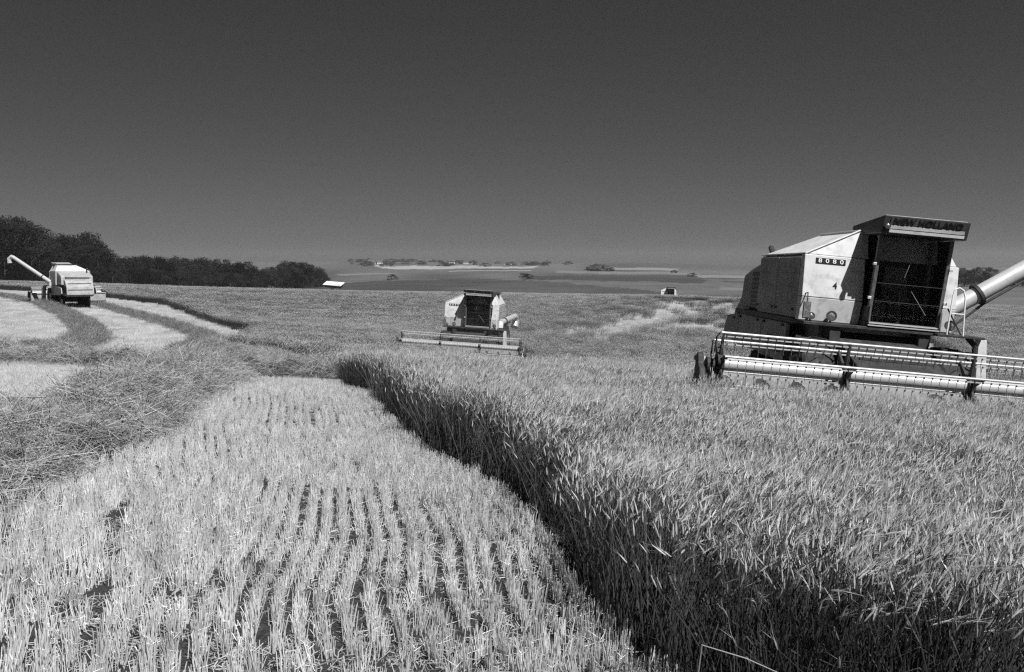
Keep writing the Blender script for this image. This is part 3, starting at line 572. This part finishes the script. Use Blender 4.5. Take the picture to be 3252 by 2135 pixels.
def scatter(name, temps, P, tid, rot, scl, m_, extra=None):
    V_, F_, T_, hd_ = [], [], [], []
    for k, mb in enumerate(temps):
        b0 = len(V_); hd_ += [(a + len(F_), b + len(F_)) for a, b in mb.heads]; V_ += mb.v; F_ += [tuple(i + b0 for i in q_) for q_ in mb.f]; T_ += [k] * len(mb.v)
    nt_, N = len(V_), len(P)
    me = bpy.data.meshes.new(name); me.from_pydata(V_ + np.asarray(P).tolist(), [], F_)
    a = me.attributes.new('tid', 'INT', 'POINT'); a.data.foreach_set('value', np.concatenate([np.array(T_, np.int32), 1000 + np.asarray(tid, np.int32)]))
    for nm, arr in (('rot', rot), ('scl', scl)):
        a = me.attributes.new(nm, 'FLOAT_VECTOR', 'POINT'); full = np.zeros((nt_ + N, 3), np.float32); full[nt_:] = arr; a.data.foreach_set('vector', full.ravel())
    me.materials.append(M[m_])
    if hd_:
        me.materials.append(M['ear']); mi_ = np.zeros(len(me.polygons), np.int32)
        for a, b in hd_: mi_[a:b] = 1
        me.polygons.foreach_set('material_index', mi_)
    ob = bpy.data.objects.new(name, me); COL.objects.link(ob)
    md = ob.modifiers.new('scatter', 'NODES'); md.node_group = gn_tree(len(temps)); ob['kind'] = 'stuff'; return ob
def jgrid(x0, x1, y0, y1, s):
    X, Y = np.meshgrid(np.arange(x0, x1, s), np.arange(y0, y1, s)); X = X.ravel(); Y = Y.ravel()
    return X + RNG.uniform(-.5, .5, X.shape) * s, Y + RNG.uniform(-.5, .5, Y.shape) * s
def rots(N, tilt=.0, lo=-.5, hi=.5):
    r_ = np.zeros((N, 3)); r_[:, 2] = RNG.uniform(lo, hi, N); r_[:, 0] = RNG.normal(0, tilt, N) if tilt else 0; r_[:, 1] = RNG.normal(0, tilt, N) if tilt else 0; return r_
def in_machine(X, Y):
    k = np.zeros(X.shape, bool)
    for c in (c1, c2, c3):
        mw = Matrix.Translation(c.location) @ c.rotation_euler.to_matrix().to_4x4(); iv = np.array(mw.inverted())
        lx = iv[0, 0] * X + iv[0, 1] * Y + iv[0, 2] * ground(X, Y) + iv[0, 3]; ly = iv[1, 0] * X + iv[1, 1] * Y + iv[1, 2] * ground(X, Y) + iv[1, 3]
        k |= (np.abs(lx + .3) < 3.1) & (ly > -2.8) & (ly < 1.5) | (np.abs(lx) < 1.6) & (ly >= 1.5) & (ly < 6.5)
    return k
# standing crop, fine near the camera
near_t = [crop_tuft(100 + k, 17, .078) for k in range(10)]
X, Y = jgrid(-9, 20, 2.6, 27, .118); keep = (np.abs(X) < .78 * Y + 2) & is_crop(X, Y, .16) & ~in_machine(X, Y) & (vnoise(X, Y, .22, 41) * .6 + vnoise(X, Y, .6, 42) * .4 > .27); X, Y = X[keep], Y[keep]
hs = .86 + .22 * vnoise(X, Y, 1.6, 1) + .1 * vnoise(X, Y, .4, 2)
sc_ = np.stack([np.ones_like(X), np.ones_like(X), hs], -1); rt = rots(len(X), .07, -1.3, 1.3); rt[:, 1] += (vnoise(X, Y, .9, 5) - .45) * .5; rt[:, 0] += (vnoise(X, Y, 1.1, 6) - .5) * .3
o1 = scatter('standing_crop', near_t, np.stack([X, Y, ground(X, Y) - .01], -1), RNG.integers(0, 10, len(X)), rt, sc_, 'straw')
tag(o1, 'ripe standing grain with bent heads right of the stubble strip', 'crop')
print('near crop', len(X))
far_t = [crop_tuft(300 + k, 130, .42, False) for k in range(6)]
Xs, Ys, Ss = [], [], []
for y0, y1, s in ((27, 75, .72), (75, 158, 1.1)):
    X, Y = jgrid(-95, 125, y0, y1, s); keep = (np.abs(X) < .74 * Y + 2) & is_crop(X, Y, .3) & ~in_machine(X, Y) & (RNG.random(X.shape) > 1.02 * streak(X, Y)); Xs.append(X[keep]); Ys.append(Y[keep]); Ss.append(np.full(keep.sum(), s / .72))
X, Y, S = map(np.concatenate, (Xs, Ys, Ss)); hs = .82 + .22 * vnoise(X, Y, 6, 1) + .12 * vnoise(X, Y, 1.5, 2) + .22 * (vnoise((X - .3 * Y) * (60 / (Y + 20)), Y * .08, 2.6, 71) - .5) * (X > -6)
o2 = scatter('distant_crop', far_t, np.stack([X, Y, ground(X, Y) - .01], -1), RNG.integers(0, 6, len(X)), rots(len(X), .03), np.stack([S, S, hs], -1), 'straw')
tag(o2, 'standing grain covering the far slope up to the crest', 'crop')
print('far crop', len(X))
# stubble rows parallel to the crop edge
eY = np.array([p[1] for p in EDGE[3:]] ); eX = np.array([p[0] for p in EDGE[3:]])
def edge_x(Y):
    return np.interp(Y, eY, np.convolve(np.pad(eX, 1, 'edge'), [.25, .5, .25], 'valid'))
st_t = [stubble_tuft(500 + k, 24, .14, .04, .16) for k in range(12)]
PX, PY = [], []
for k in range(-8, 62):
    yy = np.arange(2.6, 25, .105); yy = yy + RNG.uniform(-.04, .04, yy.shape)
    PX.append(edge_x(yy) - .06 - k * .125 + random.uniform(-.014, .014) + (vnoise(yy, yy * 0 + k, 1.2, 8) - .5) * .035); PY.append(yy)
X, Y = np.concatenate(PX), np.concatenate(PY)
kr = np.repeat(np.arange(-8, 62), len(PX[0])); dens = vnoise(kr * 3.7, Y, .75, 12); keep = ~is_crop(X, Y) & (np.abs(X) < .78 * Y + 2) & (dens > .02 + .14 * vnoise(X, Y, 1.3, 31)) & (RNG.random(X.shape) > .06 + .5 * np.clip((8.3 - Y) / 3.0, 0, 1) * vnoise(X, Y, .6, 61))
X, Y = X[keep], Y[keep]
hs = .82 + .34 * vnoise(X, Y, .8, 13); rt = rots(len(X), .06, -.25, .25); sc_ = np.stack([np.ones_like(X), np.ones_like(X), hs], -1)
o3 = scatter('stubble', st_t, np.stack([X, Y, ground(X, Y)], -1), RNG.integers(0, 12, len(X)), rt, sc_, 'stubble')
tag(o3, 'bright rows of cut stubble between straw windrow and standing crop', 'stubble')
print('stubble', len(X))
# chaff and loose straw lying between the rows
lo_t = [straw_tuft(700 + k, 5, .1, .03, .08, .3, .0018) for k in range(3)] + [straw_tuft(710 + k, 60, .1, .008, .012, .05, .0026) for k in range(5)]
X, Y = jgrid(-9, 6, 2.6, 25, .17); keep = ~is_crop(X, Y) & (np.abs(X) < .78 * Y + 2) & (RNG.random(X.shape) < .6); X, Y = X[keep], Y[keep]
o4 = scatter('loose_straw', lo_t, np.stack([X, Y, ground(X, Y) + .01], -1), np.where(RNG.random(len(X)) < .12, RNG.integers(0, 3, len(X)), RNG.integers(3, 8, len(X))), rots(len(X), .1, 0, 6.28), np.ones((len(X), 3)), 'windrow')
tag(o4, 'loose straw and chaff scattered low among the near stubble rows', 'straw')
# far stubble
fs_t = [stubble_tuft(600 + k, 260, .9, .1, .2, .025, [-.375, -.25, -.125, 0, .125, .25, .375]) for k in range(4)]
X, Y = jgrid(-75, 42, 20, 152, .85); keep = (~is_crop(X, Y) | (RNG.random(X.shape) < streak(X, Y) * 1.3)) & (np.abs(X) < .7 * Y + 2) & ((Y > 25) | (X < edge_x(Y) - 7.7)); X, Y = X[keep], Y[keep]
o5 = scatter('distant_stubble', fs_t, np.stack([X, Y, ground(X, Y)], -1), RNG.integers(0, 4, len(X)), rots(len(X), .02, .1, .5), np.ones((len(X), 3)), 'stubble')
tag(o5, 'pale stubble in curved strips on the slope by the wood', 'stubble')
# windrows of straw
def windrow(name, line, hw, hh, dens, temps, label, wm='windrow'):
    pts = [Vector((p[0], p[1], 0)) for p in line]; P = []; res = []
    for i in range(len(pts) - 1):
        n_ = max(2, int((pts[i + 1] - pts[i]).length / .25))
        for k in range(n_): res.append(pts[i].lerp(pts[i + 1], k / n_))
    res.append(pts[-1]); L = len(res); mb_v = []; mb_f = []; K = 15; ring = []
    sm = [sum((res[min(max(i + k, 0), L - 1)] for k in range(-5, 6)), Vector()) / 11 for i in range(L)]
    for i, p in enumerate(sm):
        d = (sm[min(i + 1, L - 1)] - sm[max(i - 1, 0)]).normalized(); s_ = Vector((d.y, -d.x, 0))
        for k in range(K):
            t = k / (K - 1) * 2 - 1; w_ = hw * (.8 + .4 * float(vnoise(np.array(p.x), np.array(p.y), 1.5, 21)))
            x, y = p.x + s_.x * t * w_, p.y + s_.y * t * w_
            h = hh * (1 - t * t) ** .8 * (.35 + .6 * float(vnoise(np.array(x), np.array(y), .7, 22)) + .55 * float(vnoise(np.array(x), np.array(y), .25, 23))); mb_v.append((x, y, h))
    G = np.array(mb_v); G[:, 2] += ground(G[:, 0], G[:, 1]) - .02
    for i in range(L - 1):
        for k in range(K - 1): a = i * K + k; mb_f.append((a, a + 1, a + K + 1, a + K))
    e = empty(name, (float(G[0, 0]), float(G[0, 1]), float(G[0, 2])))
    loc = np.array(e.location)
    heap = MB(); heap.v = [tuple(v) for v in (G - loc)]; heap.f = mb_f; ho = heap.build('straw_core', 'chaff', e, smooth=True)  # dark mound under the straws, its tone stands for shade
    # straws over the heap
    ar = L * .25 * hw * 2; N = int(ar * dens); ii = RNG.integers(0, L - 1, N); kk = RNG.uniform(0, K - 1.001, N); k0 = kk.astype(int); f_ = kk - k0
    Q = G[ii * K + k0] * (1 - f_)[:, None] + G[ii * K + k0 + 1] * f_[:, None]; fr_ = RNG.random(N)[:, None]; Q2 = G[np.minimum(ii + 1, L - 1) * K + k0]; Q = Q + (Q2 - G[ii * K + k0]) * fr_
    Q[:, 2] -= .02
    so = scatter('straws', temps, Q - loc, RNG.integers(0, len(temps), N), rots(N, .4, 0, 6.28), np.ones((N, 3)) * RNG.uniform(.7, 1.3, (N, 1)), wm); so.parent = e
    e['kind'] = 'stuff'; tag(e, label, 'straw')
    print(name, N); return e
sw_t = [straw_tuft(800 + k, 15, .15, .1, .12, .62, .0026) for k in range(10)]
swl = [straw_tuft(870 + k, 40, .3, .05, .2, .5, .0035) for k in range(5)]
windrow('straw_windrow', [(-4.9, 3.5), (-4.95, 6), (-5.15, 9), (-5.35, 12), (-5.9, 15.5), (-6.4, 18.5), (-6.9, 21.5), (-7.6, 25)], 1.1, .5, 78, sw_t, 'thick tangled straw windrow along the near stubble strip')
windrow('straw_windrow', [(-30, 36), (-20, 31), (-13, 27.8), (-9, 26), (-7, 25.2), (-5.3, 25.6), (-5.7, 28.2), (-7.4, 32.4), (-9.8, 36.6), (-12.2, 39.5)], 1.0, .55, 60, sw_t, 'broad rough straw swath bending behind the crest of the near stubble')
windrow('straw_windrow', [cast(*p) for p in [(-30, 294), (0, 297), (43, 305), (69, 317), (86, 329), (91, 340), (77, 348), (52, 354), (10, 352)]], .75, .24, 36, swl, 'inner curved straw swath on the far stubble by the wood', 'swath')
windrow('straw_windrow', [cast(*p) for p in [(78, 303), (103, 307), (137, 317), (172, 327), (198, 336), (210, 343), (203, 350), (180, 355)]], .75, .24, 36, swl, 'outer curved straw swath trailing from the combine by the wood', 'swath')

# a few broken stalks leaning out of the crop edge
def spot(px_, py_, Y): d = pdir(px_, py_); return Vector((Y * d[0] / d[1], Y, EYE + Y * d[2] / d[1]))
for (a, b, c, Y) in (((684, 700), (702, 645), (790, 678), 3.75),):
    p0, p1, p2 = spot(*a, Y), spot(*b, Y - .03), spot(*c, Y - .1); p0.z = gz(p0.x, p0.y) - .01; o_ = p0.copy()
    bs = MB().tube([tuple(p - o_) for p in (p0, p0.lerp(p1, .5) + Vector((.006, 0, 0)), p1, p1.lerp(p2, .5) + Vector((0, 0, .012)), p2)], [.004, .0036, .0032, .0026, .0018], 6).build('broken_stalk', 'windrow', None, smooth=True); bs.location = o_
    tag(bs, 'single pale broken stalk leaning out of the shaded crop edge', 'stalk')
# ------------------------------------------------------------------ trees
def crown_mesh(seed, nb=16, nl=230, ls=.055):
    rs = random.Random(seed); mb = MB()
    for b_ in range(nb):
        t = rs.random(); z = .12 + .78 * t; rad = .42 * math.sin(min(1, (1 - t) * 1.25 + .18) * math.pi * .5) * rs.uniform(.45, 1)
        a = rs.uniform(0, 6.28); c_ = Vector((math.cos(a) * rad, math.sin(a) * rad, z)); br = rs.uniform(.1, .19)
        for i in range(nl):
            d = Vector((rs.gauss(0, 1), rs.gauss(0, 1), rs.gauss(0, 1))).normalized() * br * rs.uniform(.55, 1.12)
            p = c_ + Vector((d.x, d.y, d.z * .8)); u = Vector((rs.gauss(0, 1), rs.gauss(0, 1), rs.gauss(0, 1))).normalized(); w_ = u.orthogonal().normalized(); s_ = ls * rs.uniform(.35, .8)
            mb.add([p - u * s_ * .5, p + w_ * s_ * .35, p + u * s_ * .5, p - w_ * s_ * .35], [(0, 1, 2, 3)])
    return mb
CR = []
for k in range(6):
    ob = crown_mesh(40 + k).build('crown', 'leaf'); CR.append(ob.data); bpy.data.objects.remove(ob)
tk = MB().tube([(0, 0, -.03), (.004, 0, .15), (-.006, .005, .4), (.0, 0, .75)], [.024, .018, .012, .004], 8)
for k in range(6):
    a = k * 1.1; z = .22 + .08 * k; tk.tube([(0, 0, z), (.12 * math.cos(a), .12 * math.sin(a), z + .1), (.22 * math.cos(a), .22 * math.sin(a), z + .2)], [.009, .006, .002], 5)
ob = tk.build('trunk', 'bark'); TRK = ob.data; bpy.data.objects.remove(ob)
def tree(x, Y, h, wd, label, group, name='broadleaf_tree', kind=None):
    X_, Y_ = at(x, Y); e = empty(name, (X_, Y_, gz(X_, Y_) - (.1 if Y < 430 else .2 * h))); e.rotation_euler = (0, 0, random.uniform(0, 6.28))
    for nm, me_ in (('trunk', TRK), ('crown', random.choice(CR))):
        c = bpy.data.objects.new(nm, me_); COL.objects.link(c); c.parent = e; c.scale = (wd, wd, h)
    tag(e, label, 'tree', group); return e
prof_x = [-160, -60, 0, 19, 31, 62, 68, 76, 85, 104, 116, 151, 176, 217, 239, 255, 271, 290, 302, 315, 324]
prof_y = [205, 214, 218, 218, 223, 235, 240, 234, 235, 249, 256, 257, 258, 260, 262, 268, 265, 261, 263, 269, 277]
def ztop(x, y, Y): d = pdir(x, y); return EYE + Y * d[2] / d[1]
x = -150.
while x < 326:
    yt = float(np.interp(x, prof_x, prof_y)); Y = 225 + (max(x, 0) / 326) * 150
    for row in range(3):
        Yr = Y + row * 9 + random.uniform(-3, 3); xx = x + random.uniform(-3, 3) + row * 3; X_, Y_ = at(xx, Yr)
        h = (ztop(xx, yt, Yr) - gz(X_, Y_)) * (1.06, 1.0, .9)[2 - row] * random.uniform(.93, 1.03) * (.72 if row == 0 else 1)
        lb = ('tall dark tree of the wood rising behind the harvester with outstretched pipe' if yt < 250 else 'low dark tree in the wood edge between the tall trees and the shed')
        tree(xx, Yr, h, h * random.uniform(.95, 1.25) if h < 11 else h * random.uniform(.8, 1), lb, 'trees of the dark wood' if yt < 250 else 'low trees of the wood edge')
    x += 9 if x < 110 else 7.5
for x, h in ((948, 8), (956, 8.5), (964, 9), (972, 8.6), (980, 9), (988, 8.8), (996, 8), (1001, 6.5), (1014, 7.5), (1022, 8), (1030, 7), (1050, 8), (1062, 8.5), (1075, 8)):
    tree(x, 425 + random.uniform(-6, 6), h * .95, h * 1.15, 'dark hedgerow tree beyond the field behind the raised unloading pipe', 'trees of the hedgerow')
for x, h in ((587, 5), (592, 7), (597, 8.5), (602, 8), (607, 7), (612, 5)):
    tree(x, 900 + random.uniform(-10, 10), h, h * 1.5, 'tree of the small round copse on the skyline', 'trees of the round copse')
for i in range(60):
    x = random.choice([random.uniform(335, 560), random.uniform(335, 480), random.uniform(335, 570), random.uniform(345, 560), random.uniform(650, 800)]); Y = random.uniform(1350, 1900) if x < 600 else random.uniform(600, 900)
    h = random.uniform(4, 9) if x < 600 else random.uniform(2, 3.5); tree(x, Y, h, h * random.uniform(1.8, 3.6), 'tiny tree on the far ridge against the sky' if x < 600 else 'small bush on the far slope beyond the crest', 'trees on the far ridge' if x < 600 else 'bushes on the far slope')
for i in range(3):
    x = random.choice([random.uniform(345, 460), random.uniform(520, 545)]); 
    tree(x, 470 + random.uniform(-20, 20), random.uniform(3, 5), random.uniform(5, 8), 'small bush at the upper edge of the dark far field', 'bushes by the dark field')
# ------------------------------------------------------------------ shed by the wood and far farmhouses
X_, Y_ = at(334, 300); sh = empty('farm_shed', (X_, Y_, gz(X_, Y_))); sh.rotation_euler = (0, 0, R(-8))
MB().box(-2.4, 2.4, -1.6, 1.6, -.3, 2.0).build('wall', 'tile', sh); MB().hexa([(-2.8, -2.0, 2.0), (2.8, -2.0, 1.55), (2.8, 2.0, 2.5), (-2.8, 2.0, 2.95), (-2.8, -2.0, 2.1), (2.8, -2.0, 1.65), (2.8, 2.0, 2.6), (-2.8, 2.0, 3.05)]).build('roof', 'roofpale', sh)
MB().box(-.6, .6, -1.64, -1.605, -.2, 1.6).build('door', 'dark', sh)
tag(sh, 'low shed with a bright pale roof at the end of the dark wood', 'shed')
for i, (x, Y, s) in enumerate(((372, 1500, 9), (380, 1520, 7), (452, 1600, 8), (466, 1580, 6), (508, 1500, 8))):
    X_, Y_ = at(x, Y); e = empty('farmhouse', (X_, Y_, gz(X_, Y_) - .5)); e.rotation_euler = (0, 0, random.uniform(-.6, .6))
    MB().box(-s * .6, s * .6, -s * .35, s * .35, 0, s * .45).build('wall', 'white', e); MB().prism([(-s * .4, s * .44), (s * .4, s * .44), (0, s * .75)], -s * .63, s * .63, 'x').build('roof', 'tile', e)
    MB().box(-s * .08, s * .08, -s * .36, -s * .352, 0, s * .25).build('door', 'dark', e)
    for q_ in (-.35, .3): MB().box(s * (q_ - .07), s * (q_ + .07), -s * .36, -s * .352, s * .18, s * .33).build('window', 'dark', e)
    tag(e, 'tiny white farmhouse among the trees on the far ridge', 'house', 'farmhouses on the far ridge')

# ------------------------------------------------------------------ haze
hz = MB().box(-4500, 4500, -300, 4100, -80, 60).build('haze', 'dark'); hz['kind'] = 'stuff'
hm = bpy.data.materials.new('haze_air'); hm.use_nodes = True; n = hm.node_tree; n.nodes.remove(n.nodes['Principled BSDF'])
pv = n.nodes.new('ShaderNodeVolumePrincipled'); pv.inputs['Color'].default_value = (.9, .9, .9, 1); pv.inputs['Density'].default_value = .00015; pv.inputs['Anisotropy'].default_value = .2
n.links.new(pv.outputs[0], n.nodes['Material Output'].inputs['Volume']); hz.data.materials.clear(); hz.data.materials.append(hm)
hz['label'] = 'thin pale summer haze over the fields'; hz['category'] = 'haze'

du = MB(); du.lathe([(-2.6 * math.cos(math.pi * k / 16), max(.001, math.sin(math.pi * k / 16))) for k in range(17)], (0, 0, 0), 'z', 32)
dz = du.build('dust_cloud', 'dark', None, smooth=True); dz.scale = (9.5, 8, 1); dz.location = (1.5, 55.5, gz(1.5, 55.5) + 1.9)
dm = bpy.data.materials.new('harvest_dust'); dm.use_nodes = True; n = dm.node_tree; n.nodes.remove(n.nodes['Principled BSDF'])
pv = n.nodes.new('ShaderNodeVolumePrincipled'); pv.inputs['Color'].default_value = (.9, .9, .9, 1); pv.inputs['Density'].default_value = .014; pv.inputs['Anisotropy'].default_value = .2
n.links.new(pv.outputs[0], n.nodes['Material Output'].inputs['Volume']); dz.data.materials.clear(); dz.data.materials.append(dm)
tag(dz, 'thin pale dust hanging round the combine with folded pipe', 'dust', None, 'stuff')
